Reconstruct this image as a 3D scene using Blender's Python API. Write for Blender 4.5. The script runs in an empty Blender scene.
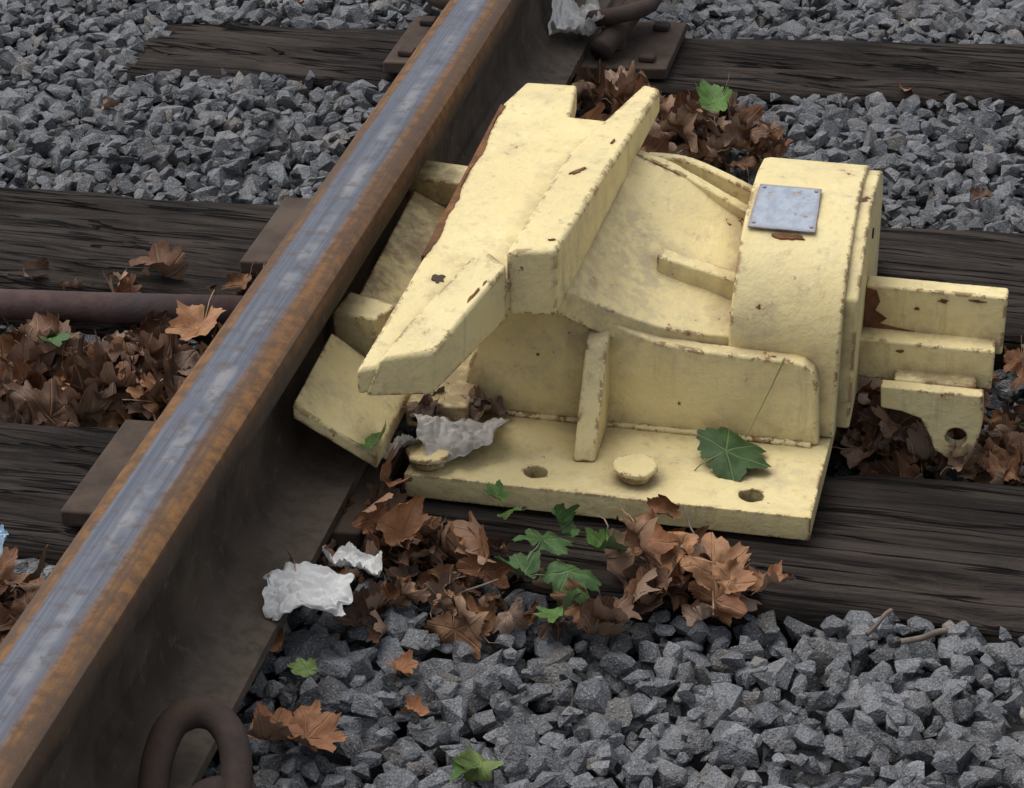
import bpy, bmesh, math, random
import numpy as np
from mathutils import Vector, Matrix, noise
random.seed(7); rng=np.random.default_rng(11)
scene=bpy.context.scene
col=scene.collection
scene.view_settings.view_transform='Standard'
scene.view_settings.look='None'
scene.view_settings.exposure=0

# ---------------- node helper ----------------
class NT:
    def __init__(s,name):
        s.m=bpy.data.materials.new(name); s.m.use_nodes=True
        s.t=s.m.node_tree; s.n=s.t.nodes; s.l=s.t.links
        s.b=s.n['Principled BSDF']
    def node(s,typ,**kw):
        x=s.n.new(typ)
        for k,v in kw.items(): setattr(x,k,v)
        return x
    def link(s,a,b): s.l.new(a,b)
    def setin(s,sock,v):
        if isinstance(v,bpy.types.NodeSocket): s.link(v,sock)
        elif v is not None: sock.default_value=v
    def co(s,scale=(1,1,1)):
        if not hasattr(s,'tc'): s.tc=s.node('ShaderNodeTexCoord')
        if scale==(1,1,1): return s.tc.outputs['Object']
        mp=s.node('ShaderNodeMapping'); s.link(s.tc.outputs['Object'],mp.inputs[0])
        mp.inputs['Scale'].default_value=scale
        return mp.outputs[0]
    def noise(s,scale,detail=4,rough=.6,co=None,out=0):
        x=s.node('ShaderNodeTexNoise'); x.inputs['Scale'].default_value=scale
        x.inputs['Detail'].default_value=detail; x.inputs['Roughness'].default_value=rough
        s.link(co if co is not None else s.co(),x.inputs['Vector'])
        return x.outputs[out]
    def math(s,op,a,b=None,c=None,clamp=False):
        x=s.node('ShaderNodeMath',operation=op,use_clamp=clamp)
        s.setin(x.inputs[0],a)
        if b is not None: s.setin(x.inputs[1],b)
        if c is not None: s.setin(x.inputs[2],c)
        return x.outputs[0]
    def rng(s,v,a,b,c=0,d=1,interp='SMOOTHSTEP'):
        x=s.node('ShaderNodeMapRange',interpolation_type=interp)
        s.setin(x.inputs[0],v)
        for i,q in enumerate((a,b,c,d)): x.inputs[i+1].default_value=q
        return x.outputs[0]
    def mix(s,f,a,b,blend='MIX'):
        x=s.node('ShaderNodeMix',data_type='RGBA',blend_type=blend)
        s.setin(x.inputs[0],f)
        for sock,v in ((x.inputs[6],a),(x.inputs[7],b)):
            if isinstance(v,tuple): v=(*v[:3],1)
            s.setin(sock,v)
        return x.outputs[2]
    def bump(s,h,strength=.5,dist=.002,normal=None):
        x=s.node('ShaderNodeBump'); x.inputs['Strength'].default_value=strength
        x.inputs['Distance'].default_value=dist
        s.link(h,x.inputs['Height'])
        if normal is not None: s.link(normal,x.inputs['Normal'])
        return x.outputs[0]
    def fin(s,color=None,rough=None,normal=None,metal=None,spec=None):
        for k,v in (('Base Color',color),('Roughness',rough),('Normal',normal),('Metallic',metal),('Specular IOR Level',spec)):
            if v is not None:
                if isinstance(v,tuple): v=(*v[:3],1)
                s.setin(s.b.inputs[k],v)
        return s.m
    def edge(s,r=.004):
        bv=s.node('ShaderNodeBevel',samples=2); bv.inputs['Radius'].default_value=r
        g=s.node('ShaderNodeNewGeometry')
        d=s.node('ShaderNodeVectorMath',operation='DOT_PRODUCT')
        s.link(bv.outputs[0],d.inputs[0]); s.link(g.outputs['True Normal'],d.inputs[1])
        return s.math('SUBTRACT',1.0,d.outputs['Value'])
    def attr(s,name):
        a=s.node('ShaderNodeAttribute'); a.attribute_name=name
        return a

# ---------------- materials ----------------
def mat_paint(name='cream_yellow_paint',dirty=0):
    s=NT(name)
    n1=s.noise(9,2); n2=s.noise(75,4,.68); n4=s.noise(24,5,.72); n5=s.noise(5,4,.6)
    base=s.mix(s.rng(n1,.3,.7),(.86,.725,.375),(.79,.65,.32))
    base=s.mix(s.rng(n4,.47,.68,0,.6),base,(.62,.51,.29))
    base=s.mix(s.rng(n2,.54,.72,0,.55),base,(.87,.79,.53))
    base=s.mix(s.math('MULTIPLY',s.rng(n5,.50,.66),s.rng(n2,.38,.60,.1,.6)),base,(.43,.37,.26))
    st=s.noise(1,3,.65,s.co((70,70,8)))
    base=s.mix(s.rng(st,.56,.75,0,.45+.2*dirty),base,(.43,.33,.18))
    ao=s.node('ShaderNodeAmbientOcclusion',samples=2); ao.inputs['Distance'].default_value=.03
    crease=s.math('MULTIPLY',s.rng(ao.outputs['AO'],.85,.30),s.rng(n4,.3,.6,.35,.95))  # mask for a brown tint in creases and recesses, broken by noise
    base=s.mix(crease,base,(.20,.15,.085))
    if dirty: base=s.mix(s.rng(n4,.38,.62,0,.75),base,(.26,.19,.10))
    e=s.edge(.006)
    chip=s.math('MULTIPLY',s.rng(e,.010,.035),s.rng(n2,.48,.52))
    chip=s.math('MULTIPLY',chip,s.rng(n4,.45,.51))
    spots=s.math('MAXIMUM',s.math('MULTIPLY',s.rng(n2,.68,.70),s.rng(n5,.48,.54)),s.rng(n4,.68,.69))
    rm=s.math('MAXIMUM',chip,spots)
    halo=s.math('MULTIPLY',s.math('MAXIMUM',s.math('MULTIPLY',s.rng(n2,.62,.70),s.rng(n5,.45,.54)),s.rng(n4,.62,.68)),.5)
    base=s.mix(halo,base,(.50,.29,.12))
    rust=s.mix(s.rng(n2,.35,.65),(.070,.025,.012),(.22,.085,.03))
    c=s.mix(rm,base,rust)
    h=s.math('ADD',s.math('MULTIPLY',n2,.45),s.math('MULTIPLY',n4,1.1))
    h=s.math('SUBTRACT',h,s.math('MULTIPLY',rm,.35))
    return s.fin(c,s.rng(n2,.3,.7,.45,.65),s.bump(h,.55,.004),spec=.35)
def mat_rust(name,c1,c2,c3,rough=.85,sc=40,bs=.6):
    s=NT(name)
    n=s.noise(sc,5,.7); n3=s.noise(sc*.2,2)
    c=s.mix(s.rng(n,.3,.7),c1,c2); c=s.mix(s.rng(n3,.45,.7,0,.8),c,c3)
    return s.fin(c,rough,s.bump(n,bs,.003),spec=.25)
def mat_rail():
    s=NT('rail_steel')
    sep=s.node('ShaderNodeSeparateXYZ'); s.link(s.co(),sep.inputs[0])
    x,z=sep.outputs[0],sep.outputs[2]
    ln=s.noise(1,3,.6,s.co((90,1.6,40)))
    ln2=s.noise(1,3,.65,s.co((420,4,100)))
    b=s.noise(14,3,.65); b2=s.noise(60,4,.7)
    xw=s.math('ADD',x,s.math('MULTIPLY',s.math('SUBTRACT',ln,.5),.010))
    xw=s.math('ADD',xw,s.math('MULTIPLY',s.math('SUBTRACT',b2,.5),.006))
    xw=s.math('ADD',xw,s.math('MULTIPLY',s.math('SUBTRACT',b,.5),.006))
    pol=s.math('MULTIPLY',s.rng(xw,-.027,-.021),s.rng(xw,.019,.009))
    pol=s.math('MULTIPLY',pol,s.rng(z,.1985,.2005))
    side=s.mix(s.rng(b,.35,.65),(.052,.039,.030),(.095,.072,.052))
    side=s.mix(s.rng(b2,.55,.75,0,.7),side,(.16,.13,.095))
    side=s.mix(s.rng(ln,.58,.75,0,.6),side,(.022,.018,.015))
    side=s.mix(s.math('MULTIPLY',s.rng(z,.055,.034),s.rng(b2,.35,.6,.35,.9)),side,(.15,.118,.09))
    headr=s.mix(s.rng(b2,.35,.65),(.23,.115,.045),(.12,.068,.036))
    headr=s.mix(s.rng(ln,.40,.60,0,.85),headr,(.095,.066,.050))
    hm=s.rng(z,.172,.192)
    c=s.mix(hm,side,headr)
    steel=s.mix(s.rng(ln2,.35,.65),(.092,.102,.130),(.145,.158,.19))
    cen=s.math('MULTIPLY',s.rng(xw,-.010,-.002),s.rng(xw,.010,.002))
    steel=s.mix(s.math('MULTIPLY',cen,s.rng(b,.40,.65,0,.7)),steel,(.30,.295,.30))
    steel=s.mix(s.math('MULTIPLY',s.rng(b2,.50,.66),.65),steel,(.10,.082,.075))
    c=s.mix(pol,c,steel)
    r=s.math('SUBTRACT',.86,s.math('MULTIPLY',pol,.32))
    h=s.math('MULTIPLY',b2,s.math('SUBTRACT',1.1,pol))
    return s.fin(c,r,s.bump(h,.6,.002),metal=s.math('MULTIPLY',pol,.25),spec=.3)
def mat_wood():
    s=NT('weathered_tie_wood')
    g=s.noise(1,5,.7,s.co((5,110,110))); g2=s.noise(1,3,.6,s.co((1.6,34,34))); n=s.noise(6,3)
    cr=s.noise(1,3,.5,s.co((1.8,48,48)))
    crack=s.rng(s.math('ABSOLUTE',s.math('SUBTRACT',cr,.5)),.020,.0)
    c=s.mix(s.rng(g,.38,.62),(.016,.0130,.0115),(.060,.048,.040))
    c=s.mix(s.rng(g2,.45,.65,0,.7),c,(.078,.063,.053))
    c=s.mix(s.rng(n,.4,.7,0,.65),c,(.015,.012,.011))
    c=s.mix(s.math('MULTIPLY',crack,.9),c,(.004,.003,.003))
    h=s.math('ADD',s.math('MULTIPLY',g,.9),g2)
    h=s.math('SUBTRACT',h,s.math('MULTIPLY',crack,1.4))
    return s.fin(c,.92,s.bump(h,1.0,.010),spec=.15)
def mat_stone():
    s=NT('crushed_granite')
    a=s.attr('scol')
    n=s.noise(75,3,.7); n2=s.noise(480,1,.7)
    c=s.mix(s.rng(n,.35,.65,0,.6),a.outputs['Color'],s.mix(1.0,a.outputs['Color'],(.55,.55,.55),'MULTIPLY'))
    c=s.mix(s.rng(n2,.56,.68,0,.42),c,(.42,.43,.44))
    c=s.mix(s.rng(n2,.44,.32,0,.55),c,(.045,.047,.051))
    return s.fin(c,.88,s.bump(s.math('ADD',n,s.math('MULTIPLY',n2,.4)),1.0,.004),spec=.25)
def mat_ground():
    s=NT('gravel_soil')
    n=s.noise(30,4,.7); v=s.node('ShaderNodeTexVoronoi'); v.inputs['Scale'].default_value=30; s.link(s.co(),v.inputs['Vector'])
    c=s.mix(s.rng(n,.3,.7),(.035,.033,.032),(.085,.082,.078))
    c=s.mix(s.rng(v.outputs['Distance'],.1,.6),(.14,.14,.14),c)
    return s.fin(c,.9,s.bump(v.outputs['Distance'],1,.02))
def mat_leaf(name,under,veinc):
    s=NT(name)
    a=s.attr('lcol'); u=s.attr('luv')
    sep=s.node('ShaderNodeSeparateXYZ'); s.link(u.outputs['Vector'],sep.inputs[0])
    vm=None
    for ang in (90,38,142,-18,198):
        cx,cy=math.cos(math.radians(ang)),math.sin(math.radians(ang))
        d=s.math('ADD',s.math('MULTIPLY',sep.outputs[0],cx),s.math('MULTIPLY',sep.outputs[1],cy))
        cr=s.math('ABSOLUTE',s.math('SUBTRACT',s.math('MULTIPLY',sep.outputs[0],cy),s.math('MULTIPLY',sep.outputs[1],cx)))
        m=s.math('MULTIPLY',s.rng(cr,.028,.006),s.rng(d,-.01,.02))
        vm=m if vm is None else s.math('MAXIMUM',vm,m)
    n=s.noise(60,4,.7)
    c=s.mix(s.rng(n,.35,.7,0,.75),a.outputs['Color'],s.mix(1.0,a.outputs['Color'],(.50,.42,.38),'MULTIPLY'))
    c=s.mix(s.math('MULTIPLY',vm,.45),c,veinc)
    g=s.node('ShaderNodeNewGeometry')
    c=s.mix(s.math('MULTIPLY',g.outputs['Backfacing'],.5),c,under)
    h=s.math('SUBTRACT',n,vm)
    return s.fin(c,.6,s.bump(h,.6,.002),spec=.3)
def mat_simple(name,c1,c2,rough=.7,sc=60,metal=0,bs=.3):
    s=NT(name); n=s.noise(sc,4,.65)
    return s.fin(s.mix(s.rng(n,.35,.65),c1,c2),rough,s.bump(n,bs,.002),metal=float(metal))
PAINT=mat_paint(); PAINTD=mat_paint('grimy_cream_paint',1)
RAIL=mat_rail(); WOOD=mat_wood(); STONE=mat_stone(); GROUND=mat_ground()
RUSTY=mat_rust('rusty_tie_plate',(.055,.040,.032),(.090,.064,.046),(.12,.09,.068))
DARKIRON=mat_rust('dark_iron',(.048,.036,.032),(.075,.052,.043),(.10,.065,.046))
RUSTPIPE=mat_rust('rusty_pipe',(.065,.042,.040),(.10,.062,.055),(.06,.048,.05),sc=60)
EDGERUST=mat_rust('exposed_rust',(.13,.055,.024),(.26,.12,.05),(.07,.032,.018),sc=60)
PAPER=mat_simple('white_paper',(.76,.76,.74),(.64,.63,.61),.85,24,bs=.2)
GREYCLOTH=mat_simple('grey_paper_scrap',(.56,.53,.49),(.38,.35,.31),.9,40,bs=.4)

# ---------------- mesh helpers ----------------
def finish(me,name,mat,parent=None,smooth=False,bevel=0,seg=3):
    o=bpy.data.objects.new(name,me); col.objects.link(o)
    if mat: me.materials.append(mat)
    if bevel:
        m=o.modifiers.new('b','BEVEL'); m.width=bevel; m.segments=seg; m.limit_method='ANGLE'; m.angle_limit=math.radians(25)
        m.harden_normals=True; smooth=True
    if smooth: me.polygons.foreach_set('use_smooth',[True]*len(me.polygons))
    if parent: o.parent=parent
    return o
def prism(name,pts,vec,mat=None,parent=None,bevel=.003):
    bm=bmesh.new(); v=Vector(vec)
    a=[bm.verts.new(p) for p in pts]; b=[bm.verts.new(Vector(p)+v) for p in pts]
    n=len(pts); bm.faces.new(a); bm.faces.new(b[::-1])
    for i in range(n): bm.faces.new((a[i],b[i],b[(i+1)%n],a[(i+1)%n]))
    bmesh.ops.recalc_face_normals(bm,faces=bm.faces)
    me=bpy.data.meshes.new(name); bm.to_mesh(me); bm.free()
    return finish(me,name,mat or PAINT,parent,bevel=bevel)
def solid(name,top,bot,faces,mat=None,parent=None,bevel=.003):
    bm=bmesh.new()
    a=[bm.verts.new(p) for p in top]; b=[bm.verts.new(p) for p in bot]
    edges={}
    for f in faces:
        bm.faces.new([a[i] for i in f]); bm.faces.new([b[i] for i in reversed(f)])
        for i in range(len(f)):
            edges[(f[i],f[(i+1)%len(f)])]=1
    for (i,j) in list(edges):
        if (j,i) not in edges: bm.faces.new((a[i],b[i],b[j],a[j]))
    bmesh.ops.recalc_face_normals(bm,faces=bm.faces)
    me=bpy.data.meshes.new(name); bm.to_mesh(me); bm.free()
    return finish(me,name,mat or PAINT,parent,bevel=bevel)
def box(name,x0,x1,y0,y1,z0,z1,mat=None,parent=None,bevel=.003):
    return prism(name,[(x0,y0,z0),(x1,y0,z0),(x1,y1,z0),(x0,y1,z0)],(0,0,z1-z0),mat,parent,bevel)
def tube(name,path,r,mat,parent=None,n=10,lump=0):
    P=[Vector(p) for p in path]; verts=[];faces=[]
    up=Vector((0,0,1))
    for i,p in enumerate(P):
        t=(P[min(i+1,len(P)-1)]-P[max(i-1,0)]).normalized()
        s=t.cross(up)
        if s.length<.05: s=t.cross(Vector((0,1,0)))
        s.normalize(); u=s.cross(t).normalized()
        for k in range(n):
            a=2*math.pi*k/n; rr=r*(1+lump*random.uniform(-1,1))
            verts.append(p+s*math.cos(a)*rr+u*math.sin(a)*rr)
    for i in range(len(P)-1):
        for k in range(n):
            a=i*n+k;b=i*n+(k+1)%n
            faces.append((a,b,b+n,a+n))
    faces.append(tuple(range(n))[::-1]); faces.append(tuple((len(P)-1)*n+k for k in range(n)))
    me=bpy.data.meshes.new(name); me.from_pydata([tuple(v) for v in verts],[],faces)
    return finish(me,name,mat,parent,smooth=True)
def smoothpath(pts,sub=6):
    P=[Vector(p) for p in pts]; out=[]
    for i in range(len(P)-1):
        p0=P[max(i-1,0)];p1=P[i];p2=P[i+1];p3=P[min(i+2,len(P)-1)]
        for k in range(sub):
            t=k/sub
            out.append(.5*((2*p1)+(p2-p0)*t+(2*p0-5*p1+4*p2-p3)*t*t+(3*p1-p0-3*p2+p3)*t**3))
    out.append(P[-1]); return out
def empty(name):
    e=bpy.data.objects.new(name,None); col.objects.link(e); return e
def cyl(name,cx,cy,z0,z1,r,mat,parent,n=20,axis='z',jit=0,bevel=.003):
    pts=[]
    for k in range(n):
        a=2*math.pi*k/n; rr=r*(1+random.uniform(-jit,jit))
        if axis=='z': pts.append((cx+rr*math.cos(a),cy+rr*math.sin(a),z0))
        elif axis=='x': pts.append((z0,cx+rr*math.cos(a),cy+rr*math.sin(a)))
        else: pts.append((cx+rr*math.cos(a),z0,cy+rr*math.sin(a)))
    v={'z':(0,0,z1-z0),'x':(z1-z0,0,0),'y':(0,z1-z0,0)}[axis]
    return prism(name,pts,v,mat,parent,bevel)
def boolean(o,cutters):
    for c in cutters:
        m=o.modifiers.new('x','BOOLEAN'); m.operation='DIFFERENCE'; m.object=c; m.solver='EXACT'
    bv=[m for m in o.modifiers if m.type=='BEVEL']
    prm=None
    if bv: prm=(bv[0].width,bv[0].segments); o.modifiers.remove(bv[0])
    dg=bpy.context.evaluated_depsgraph_get(); dg.update()
    me=bpy.data.meshes.new_from_object(o.evaluated_get(dg))
    o.modifiers.clear(); o.data=me
    for c in cutters: bpy.data.objects.remove(c)
    if prm:
        m=o.modifiers.new('b','BEVEL'); m.width=prm[0]; m.segments=prm[1]; m.limit_method='ANGLE'; m.angle_limit=math.radians(25); m.harden_normals=True
    me.polygons.foreach_set('use_smooth',[True]*len(me.polygons))

# ---------------- ground ----------------
bm=bmesh.new()
bmesh.ops.create_grid(bm,x_segments=8,y_segments=8,size=400)
me=bpy.data.meshes.new('ground'); bm.to_mesh(me); bm.free()
g=finish(me,'ground',GROUND); g.location=(0,0,-.075)

# ---------------- ties ----------------
TD=[(1.50,.045,.235),(2.0885,.0741,.25),(2.650,.1118,.262),(3.255,.151,.205),(3.82,.10,.24),(4.40,.06,.24),(4.98,.04,.24),(.92,.03,.24),(5.56,.02,.24)]
def make_tie(i,yb,sl,w):
    L0,L1=-.60+random.uniform(-.03,.03),2.02
    if i==3: L0=-.54
    nx=200
    prof=[]
    NK=16
    for k in range(NK+1): prof.append((-w*k/NK,0))
    tt=[(-w,-.03),(-w,-.07),(-w,-.17),(0,-.17),(0,-.07),(0,-.03)]
    prof+=tt; n=len(prof)
    V=[];F=[]
    off=i*7.3
    for a in range(nx+1):
        x=L0+(L1-L0)*a/nx
        for k,(py,pz) in enumerate(prof):
            q=Vector((x*3,py*14+off,pz*14)); 
            dz=.006*noise.noise(q)+.004*noise.noise(Vector((x*6,py*60+off,pz*9)))
            crk=noise.noise(Vector((x*1.1,py*30+off,3.1)))
            if k<=NK and abs(crk)<.08: dz-=.010*(1-abs(crk)/.08)
            dy=.008*noise.noise(Vector((x*5,off,pz*20)))
            if k in(0,NK): dz-=.005+.014*max(0,noise.noise(Vector((x*9,off+k,0))))
            V.append((x,yb+sl*x+py+(dy if k==0 or k>=NK else 0),pz-.003+dz if k<=NK else pz))
    for a in range(nx):
        for k in range(n):
            A=a*n+k;B=a*n+(k+1)%n
            F.append((A,B,B+n,A+n))
    F.append(tuple(range(n))[::-1]);F.append(tuple(nx*n+k for k in range(n)))
    me=bpy.data.meshes.new('railroad_tie'); me.from_pydata(V,[],F); me.validate()
    bm=bmesh.new(); bm.from_mesh(me); bmesh.ops.recalc_face_normals(bm,faces=bm.faces); bm.to_mesh(me); bm.free()
    return finish(me,'railroad_tie',WOOD,smooth=True)
for i,(yb,sl,w) in enumerate(TD): make_tie(i,yb,sl,w)

# ---------------- rail ----------------
half=[(.076,.0205),(.076,.031),(.050,.036),(.028,.043),(.014,.056),(.009,.075),(.0085,.11),(.009,.14),(.013,.152),(.022,.158),(.035,.163),(.038,.167),(.039,.175),(.039,.188),(.0365,.195),(.031,.1988),(.022,.2007),(.010,.2018)]
def make_rail(x0):
    prof=half+[(0,.202)]+[(-x,z) for x,z in half[::-1]]
    ys=np.linspace(-3,12,90); V=[];F=[];n=len(prof)
    for y in ys:
        for x,z in prof: V.append((x,y,z))
    for a in range(len(ys)-1):
        for k in range(n):
            A=a*n+k;B=a*n+(k+1)%n; F.append((A,A+n,B+n,B))
    F.append(tuple(range(n)));F.append(tuple((len(ys)-1)*n+k for k in range(n))[::-1])
    me=bpy.data.meshes.new('steel_rail'); me.from_pydata(V,[],F)
    bm=bmesh.new(); bm.from_mesh(me); bmesh.ops.recalc_face_normals(bm,faces=bm.faces); bm.to_mesh(me); bm.free()
    o=finish(me,'steel_rail',RAIL,smooth=True); o.location.x=x0
    me.set_sharp_from_angle(angle=math.radians(32))
    return o
make_rail(0); make_rail(1.51)

def eclip(par,x,y,sx,z=.045,r=.0115):
    p=[(0,-.055,0),(0,-.01,.002),(0,.045,.012),(.018,.072,.03),(.045,.06,.042),(.052,.02,.04),(.045,-.03,.036),(.02,-.06,.034),(-.015,-.05,.022),(-.03,-.03,.012),(-.034,-.012,.008)]
    pts=[(x+sx*(.028+a),y+b,z+c) for a,b,c in p]
    tube('spring_clip',smoothpath(pts,5),r,DARKIRON,par,12)
for i,(yb,sl,w) in enumerate(TD):
    for xr in (0,1.51):
        yc=yb+sl*xr-w/2
        P=empty('tie_plate')
        xe=.19 if not(xr==0 and i in (1,2)) else .10
        pl=[(xr-.185,yc-.09,.002),(xr+xe,yc-.09,.002),(xr+xe,yc+.09,.002),(xr-.185,yc+.09,.002)]
        pl=[(px,py+sl*(px-xr),pz) for px,py,pz in pl]
        prism('plate',pl,(0,0,.0165),RUSTY,P,.003)
        for sx in (-1,1):
            if xr==0 and i in (1,2): continue
            if xr==0 and i==0 and sx==1:
                arc=[(.058,1.435,.035),(.054,1.462,.058),(.057,1.490,.074),(.072,1.505,.079),(.092,1.503,.077),(.110,1.485,.066),(.119,1.455,.048),(.121,1.43,.030)]
                tube('spring_clip',smoothpath(arc,5),.0125,DARKIRON,P,14)
                tube('clip_leg',smoothpath([(.080,1.38,.045),(.092,1.42,.050),(.104,1.45,.048),(.125,1.468,.035)],5),.0125,DARKIRON,P,14)
            else: eclip(P,xr+sx*.078,yc+.03,sx)
            if xr==0 and i==3 and sx==1:
                tube('clip_leg',smoothpath([(.10,yc-.06,.035),(.115,yc-.01,.05),(.128,yc+.05,.06),(.140,yc+.09,.055)],5),.016,DARKIRON,P,14)
            cyl('shoulder',xr+sx*.108,yc,.0185,.05,.017,DARKIRON,P,12,jit=.1)
            for yy in (-.06,.06):
                box('spike_head',xr+sx*.16-.011,xr+sx*.16+.011,yc+yy-.011+sl*.16*sx,yc+yy+.011+sl*.16*sx,.0185,.027,DARKIRON,P,.003)

# ---------------- rod left of rail ----------------
R=empty('rusty_rod')
tube('rod_body',[( -1.0,2.222,.0),(-.6,2.250,.004),(-.3,2.285,.008),(-.1,2.314,.010)],.0170,RUSTPIPE,R,16,lump=.02)

# ---------------- derail ----------------
D=empty('derail_device')
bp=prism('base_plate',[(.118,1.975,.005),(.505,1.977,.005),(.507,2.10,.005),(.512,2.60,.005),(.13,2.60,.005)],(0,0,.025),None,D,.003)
cs=[]
for hx,hy,r in ((.240,2.006,.0115),(.446,2.006,.0115)):
    cs.append(cyl('cut',hx,hy,-.05,.08,r,None,None,18,jit=.05,bevel=0))
boolean(bp,cs)
prof=[(.140,.0302),(.150,.08),(.165,.12),(.18,.139),(.205,.150),(.238,.154),(.262,.153),(.285,.146),(.310,.135),(.340,.126),(.38,.1215),(.468,.1195),(.480,.117),(.489,.109),(.493,.095),(.497,.0302)]
prism('front_wall',[(x,2.110,z) for x,z in prof],(0,.0195,0),None,D,.0035)
prism('rear_wall',[(x,2.47,z-.004) for x,z in prof],(0,.015,0),None,D,.003)
tube('weld_bead',[(.145+.345*k/120,2.1085+random.uniform(-.0006,.0006),.0312+random.uniform(-.0006,.0006)) for k in range(121)],.0036,PAINT,D,8,lump=.10)
prism('stiffener_rib',[(.271,2.030,.0302),(.271,2.036,.045),(.2705,2.090,.128),(.270,2.1095,.137),(.270,2.111,.0302)],(.021,.003,0),None,D,.003)
arch=[(2.1275,.0302),(2.127,.118),(2.1285,.140),(2.137,.162),(2.155,.184),(2.180,.203),(2.215,.2185),(2.262,.2275),(2.31,.2275),(2.36,.219),(2.40,.203),(2.43,.182),(2.45,.155),(2.465,.12),(2.469,.0302)]
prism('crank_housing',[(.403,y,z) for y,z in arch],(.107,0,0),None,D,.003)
cap=[(2.150,.0302),(2.150,.171)]+[(y+.003,z-.006) for y,z in arch[5:11]]+[(2.43,.16),(2.44,.0302)]
prism('housing_side_cap',[(.503,y,z) for y,z in cap],(.020,0,0),None,D,.003)
cyl('painted_side_hole',2.29,.178,.5225,.5245,.0055,DARKIRON,D,12,axis='x',bevel=0)  # dark disc stands for the shade inside a hole; nothing is cut
sL=NT('worn_aluminium_label'); n=sL.noise(90,5,.7); n2=sL.noise(35,4)
cL=sL.mix(sL.rng(n,.35,.65),(.30,.345,.42),(.42,.46,.52)); cL=sL.mix(sL.rng(n2,.56,.64),cL,(.30,.22,.15))
eL=sL.edge(.006); cL=sL.mix(sL.math('MULTIPLY',sL.rng(eL,.01,.06),sL.rng(n,.35,.5)),cL,(.2,.08,.03))
LABEL=sL.fin(cL,.55,sL.bump(n,.3,.001),metal=.1)
lab=[(.408,2.199,.2138),(.474,2.199,.2138),(.472,2.266,.2302),(.411,2.266,.2302)]
prism('label_plate',lab,(0,-.001,.0022),LABEL,D,.0007)
for x,y,z in ((.413,2.205,.2173),(.469,2.205,.2173),(.467,2.260,.2308),(.416,2.260,.2308)):
    cyl('label_rivet',x,y,z-.001,z+.0012,.0022,LABEL,D,10,bevel=.0005)
def chip(cx,cy,cz,rx,ry,ang,sd,slope=(0,0),name='rust_or_hole_mark',th=.0025,mat=None):
    r=random.Random(sd); T=[];n=16
    for k in range(n):
        a=2*math.pi*k/n; q=r.uniform(.5,1.2)
        x=rx*math.cos(a)*q;y=ry*math.sin(a)*q
        X=x*math.cos(ang)-y*math.sin(ang);Y=x*math.sin(ang)+y*math.cos(ang)
        T.append((cx+X,cy+Y,cz+slope[0]*X+slope[1]*Y))
    prism(name,T,(0,0,-th),mat or EDGERUST,D,0)
chip(.448,2.1945,.2112,.016,.004,0,12,(0,.45))
# shoe
top=[(.092,1.914,.170),(.158,1.941,.178),(.212,2.030,.222),(.122,2.046,.224),(.252,2.378,.238),(.198,2.377,.240),(.190,2.455,.244),(.135,2.452,.244),(.122,2.40,.240)]
bot=[(x,y,z-t) for (x,y,z),t in zip(top,[.026,.030,.032,.032,.03,.03,.03,.03,.03])]
shoe=solid('derail_shoe_plate',top,bot,[(0,1,2,3),(3,2,4,5,8),(8,5,6,7)],None,D,.004)
chip(.143,2.022,.2165,.0075,.0055,.2,21,(0,.42),mat=DARKIRON)  # hole in the shoe: its dark inside put on as a flat patch
prism('shoe_edge_rust',[(.1212,2.05,.2235),(.1212,2.395,.2395),(.1212,2.395,.2115),(.1212,2.05,.1955)],(-.0012,0,0),EDGERUST,D,0)
T=[];B=[];fc=[]
for k in range(90):
    y=2.05+.34*k/89; z=.2247+.0155*k/89
    wv=.003+.008*max(0,noise.noise(Vector((y*16,2,0)))+.25)+.002*noise.noise(Vector((y*90,7,0)))
    T+=[(.1203,y,z+.0001),(.1203+wv,y,z+.0003)]; B+=[(.1203,y,z-.004),(.1203+wv,y,z-.004)]
fc=[(2*i,2*i+1,2*i+3,2*i+2) for i in range(89)]
solid('shoe_edge_worn',T,B,fc,EDGERUST,D,0)
solid('guide_bar_rear',[(.206,2.026,.248),(.252,2.036,.250),(.288,2.405,.268),(.268,2.414,.268),(.222,2.24,.258)],
      [(.208,2.026,.182),(.252,2.036,.180),(.288,2.405,.240),(.268,2.414,.240),(.222,2.24,.215)],[(0,1,2,3,4)],None,D,.005)
solid('guide_bar_front',[(.112,1.921,.180),(.160,1.939,.184),(.2085,2.022,.237),(.178,2.052,.240),(.128,1.965,.196)],
      [(.098,1.9145,.142),(.157,1.939,.138),(.2085,2.022,.180),(.178,2.052,.19),(.12,1.965,.165)],[(0,1,2,3,4)],None,D,.004)
chip(.240,2.200,.2582,.011,.003,.9,1,(0,.05))
chip(.182,1.992,.2165,.008,.0022,1.0,2,(.5,.45))
chip(.190,2.004,.2235,.005,.0018,1.0,5,(.5,.45))
chip(.244,2.055,.2517,.004,.0015,.3,3,(0,.05))
chip(.262,2.27,.2625,.006,.0015,1.4,8,(0,.05))
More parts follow.
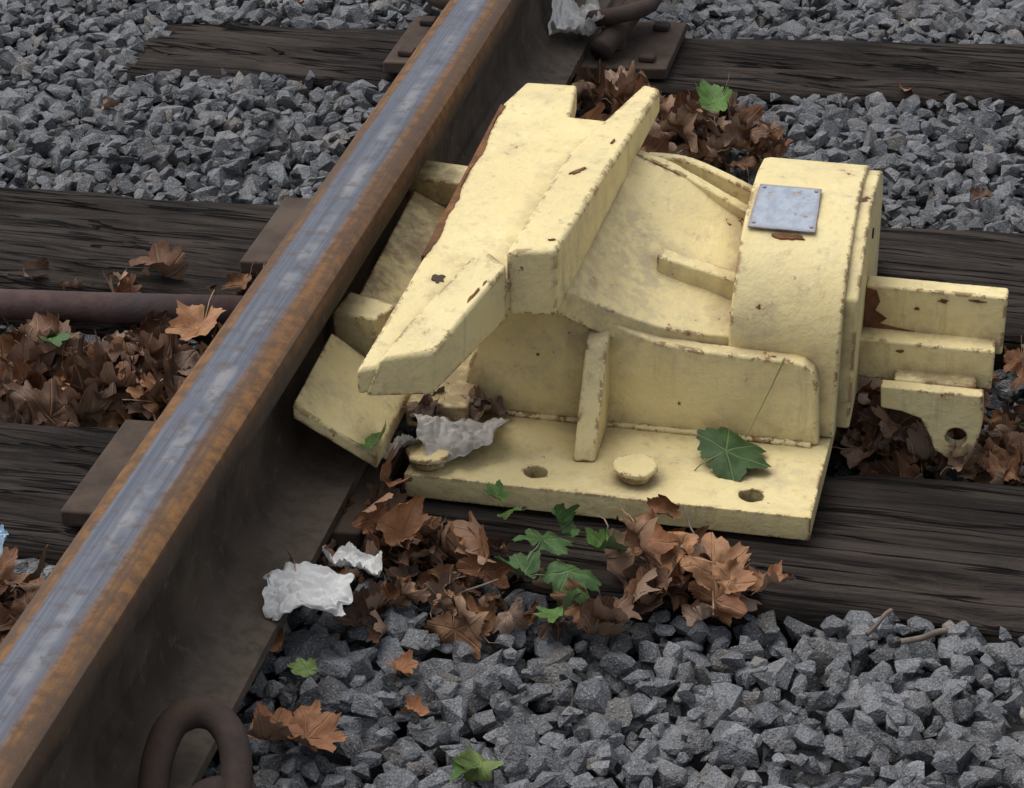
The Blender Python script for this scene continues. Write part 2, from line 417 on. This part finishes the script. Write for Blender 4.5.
# swing arm
fr=smoothpath([(.240,2.060,.205),(.262,2.09,.178),(.30,2.112,.152),(.35,2.124,.134),(.410,2.135,.127)],4)
bk=smoothpath([(.262,2.31,.240),(.295,2.31,.226),(.33,2.31,.212),(.37,2.312,.194),(.410,2.315,.178)],4)
topv=[];botv=[];fc=[]
nu=len(fr);nv=10
for a in range(nu):
    for b in range(nv+1):
        t=b/nv; p=fr[a].lerp(bk[a],t); s_=a/(nu-1)
        z=p.z-.016*math.sin(math.pi*t)*math.sin(math.pi*min(1,s_*1.1+.1))
        topv.append((p.x,p.y,z)); botv.append((p.x,p.y,max(z-.03,.05)))
for a in range(nu-1):
    for b in range(nv):
        A=a*(nv+1)+b; fc.append((A,A+nv+1,A+nv+2,A+1))
solid('swing_arm',topv,botv,fc,None,D,.002)
def bar3(name,p,q,w,drop,mat=None,bev=.003):
    p=Vector(p);q=Vector(q); d=(q-p).normalized(); s=d.cross(Vector((0,0,1))).normalized()*w/2
    T=[p-s,p+s,q+s,q-s]; B=[v-Vector((0,0,drop)) for v in T]
    return solid(name,[tuple(v) for v in T],[tuple(v) for v in B],[(0,1,2,3)],mat,D,bev)
bar3('arm_rib',(.322,2.205,.177),(.408,2.190,.164),.020,.05)
def ribcurve(name,pts,hw,drop):
    pp=smoothpath(pts,5); T=[];B=[]
    for p in pp:
        T+= [(p.x,p.y-hw,p.z),(p.x,p.y+hw,p.z)]; B+=[(p.x,p.y-hw,p.z-drop),(p.x,p.y+hw,p.z-drop)]
    solid(name,T,B,[(2*i,2*i+2,2*i+3,2*i+1) for i in range(len(pp)-1)],None,D,.003)
ribcurve('arm_back_rib',[(.272,2.325,.231),(.31,2.32,.222),(.34,2.315,.210),(.375,2.305,.197),(.408,2.295,.186)],.008,.05)
ribcurve('arm_outer_rib',[(.280,2.375,.206),(.32,2.375,.205),(.36,2.37,.194),(.408,2.36,.178)],.007,.06)
box('hinge_body',.16,.245,2.14,2.44,.0305,.180,PAINTD,D,.004)
box('hinge_core',.246,.402,2.15,2.40,.0305,.09,PAINTD,D,.003)
def slab(name,a,b,c,d,t,bev=.003,mat=None):
    T=[a,b,c,d]; B=[(x,y,z-t) for x,y,z in T]
    return solid(name,T,B,[(0,1,2,3)],mat,D,bev)
slab('rail_bracket_front',(.029,1.918,.126),(.098,1.953,.060),(.100,2.075,.066),(.028,2.055,.132),.016)
slab('rail_bracket_stop',(.020,2.085,.137),(.066,2.075,.139),(.080,2.11,.139),(.025,2.13,.139),.045)
slab('rail_bracket_rear',(.030,2.14,.128),(.100,2.16,.085),(.100,2.40,.090),(.022,2.40,.130),.016,mat=PAINTD)
slab('rail_bracket_end',(.012,2.410,.138),(.090,2.405,.140),(.095,2.45,.140),(.015,2.46,.140),.03,mat=PAINTD)
box('tie_strap',.098,.16,2.06,2.45,.032,.060,PAINTD,D,.003)
for bx,by in ((.137,1.997),(.334,2.012)):
    cyl('bolt_stub',bx,by,.030,.041,.015,PAINTD,D,16,jit=.06)
    cyl('bolt_head',bx,by,.040,.046,.0215,None,D,14,jit=.09,bevel=.002)
box('throw_arm_upper',.5225,.662,2.252,2.276,.075,.139,None,D,.003)
box('throw_arm_ledge',.520,.655,2.226,2.2545,.048,.092,None,D,.003)
lug=[(.548,.060),(.648,.060),(.650,.030),(.647,.005),(.636,-.010),(.620,-.014),(.606,-.006),(.600,.010),(.590,.028),(.570,.034),(.550,.036)]
lo=prism('rod_lug',[(x,2.19,z) for x,z in lug],(0,.016,0),None,D,.003)
boolean(lo,[cyl('cut',.626,.011,2.1,2.3,.0105,None,None,18,axis='y',bevel=0)])
box('lug_tie_piece',.56,.64,2.2055,2.26,.046,.062,PAINTD,D,.003)
def patch(name,pts):
    prism(name,pts,(0,.0012,0),EDGERUST,D,0)
patch('rust_stain',[(.524,2.2513,.136),(.534,2.2513,.134),(.538,2.2513,.122),(.534,2.2513,.112),(.546,2.2513,.104),(.539,2.2513,.098),(.560,2.2513,.0945),(.575,2.2513,.0925),(.524,2.2513,.0925)])
def spk(x,y,z,a,b,sd):
    r=random.Random(sd); prism('rust_speck',[(x+a*math.cos(t/9*6.283)*r.uniform(.5,1.2),y,z+b*math.sin(t/9*6.283)*r.uniform(.5,1.2)) for t in range(9)],(0,.0012,0),EDGERUST,D,0)
spk(.60,2.2513,.129,.006,.0025,1); spk(.632,2.2513,.1325,.009,.0015,2); spk(.575,2.2513,.118,.003,.002,3); spk(.61,2.2253,.058,.006,.002,4); spk(.563,2.2253,.082,.004,.002,5)
spk(.36,2.1093,.062,.002,.0018,7); spk(.22,2.1093,.10,.002,.002,8)

# ---------------- ballast ----------------
def hull(seed):
    r=random.Random(seed); bm=bmesh.new()
    sx,sy,sz=1,r.uniform(.60,.95),r.uniform(.42,.8)
    for _ in range(15):
        v=Vector((r.gauss(0,1),r.gauss(0,1),r.gauss(0,1))).normalized()
        m=max(abs(v.x),abs(v.y),abs(v.z)); v=v*(1/m)**.45*r.uniform(.82,1.0)
        bm.verts.new((v.x*sx,v.y*sy,v.z*sz))
    bmesh.ops.convex_hull(bm,input=bm.verts)
    for v in [v for v in bm.verts if not v.link_faces]: bm.verts.remove(v)
    bmesh.ops.dissolve_limit(bm,angle_limit=math.radians(14),verts=bm.verts,edges=bm.edges)
    bmesh.ops.triangulate(bm,faces=bm.faces)
    bm.verts.index_update()
    V=np.array([v.co[:] for v in bm.verts]); F=np.array([[v.index for v in f.verts] for f in bm.faces]); bm.free()
    return V,F
HV=[hull(i) for i in range(28)]
def rotm(n):
    q=rng.normal(size=(n,4)); q/=np.linalg.norm(q,axis=1)[:,None]
    w,x,y,z=q.T
    return np.stack([np.stack([1-2*(y*y+z*z),2*(x*y-z*w),2*(x*z+y*w)],-1),np.stack([2*(x*y+z*w),1-2*(x*x+z*z),2*(y*z-x*w)],-1),np.stack([2*(x*z-y*w),2*(y*z+x*w),1-2*(x*x+y*y)],-1)],1)
def build_mesh(name,V,F,mat,attrs,smooth=False):
    me=bpy.data.meshes.new(name)
    me.vertices.add(len(V)); me.vertices.foreach_set('co',V.astype(np.float32).ravel())
    nf=len(F); me.loops.add(nf*3); me.polygons.add(nf)
    me.loops.foreach_set('vertex_index',F.astype(np.int32).ravel())
    me.polygons.foreach_set('loop_start',np.arange(0,nf*3,3,dtype=np.int32))
    me.polygons.foreach_set('loop_total',np.full(nf,3,dtype=np.int32))
    for an,dat in attrs.items():
        a=me.attributes.new(an,'FLOAT_COLOR','POINT'); a.data.foreach_set('color',dat.astype(np.float32).ravel())
    me.update(calc_edges=True)
    me.polygons.foreach_set('use_smooth',np.full(nf,smooth))
    return finish(me,name,mat)
def tie_at(x,y,mar=0):
    m=np.zeros(len(x),bool)
    for i,(yb,sl,w) in enumerate(TD):
        b=yb+sl*x
        m|=(y<b+mar)&(y>b-w-mar)&(x>(-.6 if i!=3 else -.53))&(x<2.02)
    return m
def height(x,y):
    h=np.full(len(x),-.004)
    t1=2.0885+.0741*x; t2=2.65+.1118*x
    crib=(y>t1-.02)&(y<t2-.24)&(x>-.62)
    h[crib]=-.052
    h+= .007*np.sin(x*9+1)*np.sin(y*8)
    h+=np.where((x<-.28)&(y>2.7)&(y<3.3),.010,0)
    h+=np.where((y<t1-.24)&(y>1.4)&(x>0),.004,0)
    return h
VV=[];FF=[];CC=[];base=0
def scatter(x0,x1,y0,y1,sp,layers,exclude=None,ls=.0152,sg=.38):
    global base
    for L in range(layers):
        gx,gy=np.meshgrid(np.arange(x0,x1,sp),np.arange(y0,y1,sp*.9))
        gx=gx+ (np.arange(gx.shape[0])[:,None]%2)*sp/2
        x=gx.ravel()+rng.uniform(-.48,.48,gx.size)*sp; y=gy.ravel()+rng.uniform(-.48,.48,gx.size)*sp
        keep=~tie_at(x,y,0.0)
        if exclude is not None: keep&=~((x>exclude[0])&(x<exclude[1])&(y>exclude[2])&(y<exclude[3]))
        x=x[keep];y=y[keep]; n=len(x)
        s=np.clip(rng.lognormal(math.log(ls),sg,n),.006,.030)
        z=height(x,y)-s*rng.uniform(.45,1.0,n)-(.018 if L==1 else 0)
        Rm=rotm(n); var=rng.integers(0,len(HV),n)
        g=rng.uniform(.115,.235,n)*np.where(rng.random(n)<.12,1.25,1); tint=rng.uniform(-1,1,n)
        C=np.stack([g*(.985+.03*tint),g*1.01,g*(1.06-.03*tint),np.ones(n)],1)
        wm=rng.random(n)<.07; C[wm,:3]*=np.array([1.10,1.0,.88])
        for k,(hv,hf) in enumerate(HV):
            idx=np.where(var==k)[0]
            if not len(idx): continue
            P=np.einsum('nij,vj->nvi',Rm[idx],hv)*s[idx,None,None]
            P[:,:,2]*=.82
            P+=np.stack([x[idx],y[idx],z[idx]],1)[:,None,:]
            m=len(idx);nv_=len(hv)
            VV.append(P.reshape(-1,3)); FF.append((hf[None]+ (np.arange(m)*nv_)[:,None,None]+base).reshape(-1,3))
            CC.append(np.repeat(C[idx],nv_,axis=0)); base+=m*nv_
scatter(-.95,1.15,1.15,3.75,.0215,2)
scatter(-1.9,2.6,.2,5.8,.034,1,exclude=(-.95,1.15,1.15,3.75),ls=.018,sg=.28)
build_mesh('ballast_gravel',np.concatenate(VV),np.concatenate(FF),STONE,{'scol':np.concatenate(CC)})

# ---------------- leaves ----------------
def leaf_template(seed):
    r=random.Random(seed); lob=[(90,1.0),(40,.92),(140,.92),(-12,.66),(192,.66)]
    lob=[(a+r.uniform(-6,6),l*r.uniform(.85,1.08)) for a,l in lob]
    N=72; pts=[]
    for k in range(N):
        a=-90+360*k/N
        m=0
        for la,l in lob:
            d=(a-la+180)%360-180
            m=max(m,l*math.exp(-(abs(d)/24)**1.25))
        rr=.44+.48*m
        rr*=1+.12*((k%5)/4-.5)*(1 if m>.25 else .4)
        rr*=1+.06*r.uniform(-1,1)
        if abs(a+90)<9 or abs(a-270)<9: rr=.18
        pts.append((rr*math.cos(math.radians(a)),rr*math.sin(math.radians(a))))
    pts=np.array(pts); rings=[.3,.55,.8,1.0]
    V=[np.zeros((1,2))]
    for q in rings: V.append(pts*q)
    V=np.concatenate(V); F=[]
    for k in range(N): F.append((0,1+k,1+(k+1)%N))
    for i in range(len(rings)-1):
        a=1+i*N;b=a+N
        for k in range(N):
            k2=(k+1)%N
            F.append((a+k,b+k,b+k2)); F.append((a+k,b+k2,a+k2))
    n0=len(V); st=[]
    for i in range(6):
        yy=-.05-.85*i/5; st+=[(-.012,yy),(.012,yy)]
    V=np.concatenate([V,np.array(st)])
    for i in range(5):
        a=n0+2*i; F+= [(a,a+1,a+3),(a,a+3,a+2)]
    return V,np.array(F)
LT=[leaf_template(i) for i in range(14)]
class Leaves:
    def __init__(s): s.V=[];s.F=[];s.C=[];s.U=[];s.b=0
    def add(s,x,y,z,size,color,curl=1.0,tilt=.4,yaw=None,rot=None,tmpl=None):
        v,f=LT[random.randrange(len(LT)) if tmpl is None else tmpl]
        X=v[:,0].copy();Y=v[:,1].copy()
        asp=random.uniform(.7,1.1); 
        a=random.uniform(0,math.pi)
        u=X*math.cos(a)+Y*math.sin(a); w=-X*math.sin(a)+Y*math.cos(a)
        k1=random.uniform(.4,1.9)*curl*random.choice((1,1,-1)); k2=random.uniform(-.5,.4)*curl
        uu=np.sin(u*k1*1.3)/(k1*1.3); zz=(1-np.cos(u*k1*1.3))/(k1*1.3)
        ph=random.uniform(0,6);ph2=random.uniform(0,6)
        zz=zz+.5*k2*w*w+curl*(.08*np.sin(X*5+ph)*np.cos(Y*4.5+ph2)+.05*np.sin(X*11+ph2)*np.sin(Y*10+ph))
        fold=random.uniform(-.1,.45)*curl
        zz=zz+fold*np.abs(X)
        X2=uu*math.cos(a)-w*math.sin(a); Y2=uu*math.sin(a)+w*math.cos(a)
        P=np.stack([X2*asp,Y2,zz],1)*size
        if rot is None:
            rot=Matrix.Rotation(random.uniform(0,6.28) if yaw is None else yaw,3,'Z')
            rot=Matrix.Rotation(random.gauss(0,tilt),3,'X')@Matrix.Rotation(random.gauss(0,tilt),3,'Y')@rot
        P=P@np.array(rot).T
        P+=np.array([x,y,z])
        s.V.append(P); s.F.append(f+s.b); s.b+=len(P)
        s.C.append(np.tile(np.array([*color,1.0]),(len(P),1)))
        s.U.append(np.concatenate([v,np.zeros((len(v),1)),np.ones((len(v),1))],1))
    def done(s,name,mat):
        return build_mesh(name,np.concatenate(s.V),np.concatenate(s.F),mat,{'lcol':np.concatenate(s.C),'luv':np.concatenate(s.U)},True)
BROWN=[(.33,.155,.075),(.27,.125,.062),(.38,.20,.10),(.20,.10,.055),(.42,.22,.11),(.28,.16,.10),(.13,.075,.05),(.36,.25,.18),(.31,.20,.14),(.17,.09,.055)]
GREEN=[(.07,.15,.035),(.10,.20,.045),(.055,.12,.035),(.17,.24,.07)]
DL=mat_leaf('dry_leaf',(.38,.26,.18),(.38,.23,.13)); GL=mat_leaf('green_leaf',(.18,.25,.13),(.20,.28,.10))
def heap(L,pts,n,zb,zt,smin=.030,smax=.052,curl=1.2,tilt=.45,pal=BROWN):
    W=[p[3] for p in pts]
    for i in range(n):
        p=random.choices(pts,W)[0]
        r=p[2]*math.sqrt(random.random()); a=random.uniform(0,6.28)
        x=p[0]+r*math.cos(a); y=p[1]+r*math.sin(a)
        t=i/n; f=1-(r/p[2])**2*.8
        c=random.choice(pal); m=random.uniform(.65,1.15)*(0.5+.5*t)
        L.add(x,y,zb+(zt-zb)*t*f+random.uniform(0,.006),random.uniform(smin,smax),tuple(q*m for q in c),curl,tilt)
L=Leaves()
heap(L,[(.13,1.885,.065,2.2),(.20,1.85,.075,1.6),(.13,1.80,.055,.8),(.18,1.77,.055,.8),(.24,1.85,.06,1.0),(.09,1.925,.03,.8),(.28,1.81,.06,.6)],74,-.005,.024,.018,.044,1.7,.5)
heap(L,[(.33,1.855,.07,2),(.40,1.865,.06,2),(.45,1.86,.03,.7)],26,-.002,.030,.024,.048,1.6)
for x,y,z,s_ in ((.115,1.925,.045,.036),(.36,1.89,.045,.052),(.43,1.865,.03,.050),(.48,1.865,.025,.034),(.37,1.955,.032,.024),(.115,1.87,.042,.042),(.075,1.76,.045,.028),(.15,1.85,.045,.046),(.395,1.875,.04,.048)):
    L.add(x,y,z,s_,random.choice(BROWN[:5]),1.4,.4)
for x,y,z,s_ in ((.140,1.575,.015,.040),(.125,1.60,.01,.036),(.11,1.56,.02,.034),(.075,1.70,.015,.022),(.185,1.70,.004,.022),(.21,1.64,.004,.018)):
    L.add(x,y,z,s_,BROWN[0],1.2,.3)
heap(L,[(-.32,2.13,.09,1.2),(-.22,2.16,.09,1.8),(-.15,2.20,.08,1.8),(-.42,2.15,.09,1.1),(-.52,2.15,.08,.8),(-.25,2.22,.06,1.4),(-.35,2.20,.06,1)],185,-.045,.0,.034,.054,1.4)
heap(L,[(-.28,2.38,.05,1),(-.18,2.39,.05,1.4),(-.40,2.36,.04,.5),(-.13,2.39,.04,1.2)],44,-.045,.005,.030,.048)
L.add(-.165,2.22,.035,.055,BROWN[4],.8,.3)
heap(L,[(-.20,1.74,.06,1),(-.26,1.72,.06,1),(-.15,1.70,.05,1)],36,-.02,.02,.03,.05)
heap(L,[(.23,2.72,.07,1.2),(.17,2.82,.06,1.0),(.26,2.84,.06,1.6),(.20,2.93,.06,1.4),(.33,2.83,.05,1.2),(.27,2.93,.05,1.2),(.13,2.68,.06,.8),(.06,2.60,.05,.8),(.13,2.97,.05,1.0)],130,.0,.045,.030,.050,1.6,.5)
heap(L,[(.56,2.24,.06,1.4),(.63,2.22,.06,1.2),(.60,2.32,.07,.8),(.72,2.25,.08,.8),(.70,2.40,.07,.9),(.54,2.30,.05,1)],105,-.05,.002,.028,.046,1.5)
heap(L,[(.125,2.065,.03,1),(.165,2.08,.02,1),(.115,2.04,.02,.6)],16,.035,.065,.018,.030,1.4,pal=[(.16,.10,.075),(.22,.14,.10),(.12,.08,.065)])
for x,y,z,s_ in ((-.37,3.32,.0,.03),(-.26,3.42,.0,.04),(-.24,3.36,.02,.035),(.46,2.83,.0,.022),(.50,3.13,.0,.02),(-.05,1.50,.04,.03),(.62,2.8,.005,.022),(-.5,2.85,0,.02)):
    L.add(x,y,z,s_,random.choice(BROWN),1,.4)
for _ in range(60):
    x=random.uniform(-1.6,2.2);y=random.choice((random.uniform(3.5,5.5),random.uniform(.4,1.3)))
    L.add(x,y,.01,random.uniform(.03,.05),random.choice(BROWN),1,.4)
L.done('dry_leaves',DL)
G=Leaves()
rot=Matrix.Rotation(math.radians(18),3,'X')@Matrix.Rotation(math.radians(3),3,'Y')@Matrix.Rotation(math.radians(-50),3,'Z')
G.add(.414,2.056,.046,.054,(.048,.098,.030),.45,0,rot=rot,tmpl=3)
for x,y,z,s_ in ((.275,1.87,.04,.036),(.305,1.835,.035,.042),(.335,1.87,.042,.034),(.235,1.93,.03,.022),(.265,1.83,.03,.034),(.31,1.79,.02,.032),(.285,1.90,.035,.03),(.090,1.955,.072,.036),(.285,1.575,.012,.026),(.275,1.565,.01,.018),(.115,1.66,.02,.020),(.215,1.945,.035,.018)):
    G.add(x,y,z,s_,random.choice(GREEN),1.0,.35)
for x,y,z,s_ in ((.29,2.86,.075,.042),(-.32,2.18,.02,.03),(-.42,2.18,.02,.042),(.70,2.22,.01,.038),(.72,2.86,.01,.03)):
    G.add(x,y,z,s_,random.choice(GREEN) if x!=.72 else (.4,.28,.08),.9,.45)
G.done('green_leaves',GL)
st=empty('leaf_stem'); tube('stem',smoothpath([(.430,2.075,.052),(.447,2.098,.09),(.460,2.106,.125)],5),.0009,mat_simple('stem_green',(.26,.27,.09),(.30,.27,.10)),st,6)

# ---------------- papers ----------------
def paper(name,cx,cy,cz,s,seed,mat,amp=.4,asp=1.0,rz=0):
    bm=bmesh.new(); bmesh.ops.create_grid(bm,x_segments=60,y_segments=60,size=1)
    r=random.Random(int(seed*10)); cre=[]
    for _ in range(20):
        a=r.uniform(0,6.28); cre.append((math.cos(a),math.sin(a),r.uniform(-.7,.7),r.uniform(-.45,.45)))
    for v in bm.verts:
        x,y=v.co.x,v.co.y
        z=0
        for cx_,cy_,o_,k_ in cre: z+=k_*abs(x*cx_+y*cy_-o_)
        q=Vector((x*1.0+seed,y*1.0,seed))
        z=amp*(z*.8+.5*noise.noise(q*1.5)+.35*abs(noise.noise(q*3.3))+.15*abs(noise.noise(q*7)))
        rr=1+.30*noise.noise(Vector((x*2,y*2,seed)))
        rr*=1-.16*max(0,abs(x)+abs(y)-1)
        x2=x*rr*(1-.18*abs(z)); y2=y*asp*rr*(1-.18*abs(z))
        v.co=(x2*s,y2*s,z*s)
    zs=min(v.co.z for v in bm.verts)
    for v in bm.verts: v.co.z-=zs
    bmesh.ops.rotate(bm,matrix=Matrix.Rotation(rz,3,'Z'),verts=bm.verts)
    me=bpy.data.meshes.new(name); bm.to_mesh(me); bm.free()
    o=finish(me,name,mat,smooth=True); me.set_sharp_from_angle(angle=math.radians(22)); o.location=(cx,cy,cz); return o
paper('crumpled_paper',.093,1.735,.034,.042,3.2,PAPER,.50,.8,.3)
paper('crumpled_paper',.122,1.785,.038,.031,8.7,PAPER,.65,.8,-.5)
paper('crumpled_paper',.060,3.13,.045,.042,5.1,PAPER,.8,1.1,.3)
paper('crumpled_paper',.345,2.66,.04,.014,1.1,PAPER,.6)
paper('paper_scrap',.158,2.030,.034,.046,7.9,GREYCLOTH,.42,.75,.7)
paper('paper_scrap',.112,2.00,.034,.020,6.4,GREYCLOTH,.8,.7,.9)
sB=mat_simple('crushed_can_blue',(.25,.42,.60),(.55,.60,.62),.35,40,.4)
paper('crushed_can',-.205,1.735,.02,.022,2.4,sB,.9,.7,.2)
TW=empty('twigs'); tm=mat_simple('twig_bark',(.20,.155,.12),(.12,.09,.07))
for (x,y,z,l,a,r) in ((.62,1.83,.008,.04,.3,.0028),(.40,1.93,.03,.05,2.0,.0010),(.22,1.80,.02,.06,.5,.0010),(.58,1.85,.004,.03,.9,.0022)):
    p=[(x+l*(t-.5)*math.cos(a),y+l*(t-.5)*math.sin(a),z+.012*t+random.uniform(-.002,.002)) for t in (0,.25,.5,.75,1)]
    tube('twig',smoothpath(p,3),r,tm,TW,6)

# ---------------- light ----------------
w=bpy.data.worlds.new('World'); scene.world=w; w.use_nodes=True
nt=w.node_tree; bg=nt.nodes['Background']; sk=nt.nodes.new('ShaderNodeTexSky'); sk.sky_type='NISHITA'; sk.sun_disc=False
el=math.radians(66); az=math.radians(-75)
sk.sun_elevation=el; sk.sun_rotation=az; sk.air_density=1.0; sk.dust_density=4; sk.ozone_density=1
hs=nt.nodes.new('ShaderNodeHueSaturation'); hs.inputs['Saturation'].default_value=.35
nt.links.new(sk.outputs[0],hs.inputs['Color']); nt.links.new(hs.outputs[0],bg.inputs[0]); bg.inputs[1].default_value=.15
sl=bpy.data.lights.new('sun','SUN'); sl.energy=1.15; sl.angle=math.radians(60); sl.color=(1,.97,.93)
so=bpy.data.objects.new('sun',sl); col.objects.link(so)
d=Vector((math.sin(az)*math.cos(el),math.cos(az)*math.cos(el),math.sin(el)))
so.rotation_euler=d.to_track_quat('Z','Y').to_euler()

# ---------------- camera ----------------
cd=bpy.data.cameras.new('camera'); cam=bpy.data.objects.new('camera',cd); col.objects.link(cam)
cd.sensor_width=36; cd.lens=2500/1024*36; cd.clip_end=2000; cd.clip_start=.05
cam.location=(.654,0,1.24)
cam.rotation_euler=(math.radians(90-28.8),0,math.radians(12.3))
scene.camera=cam
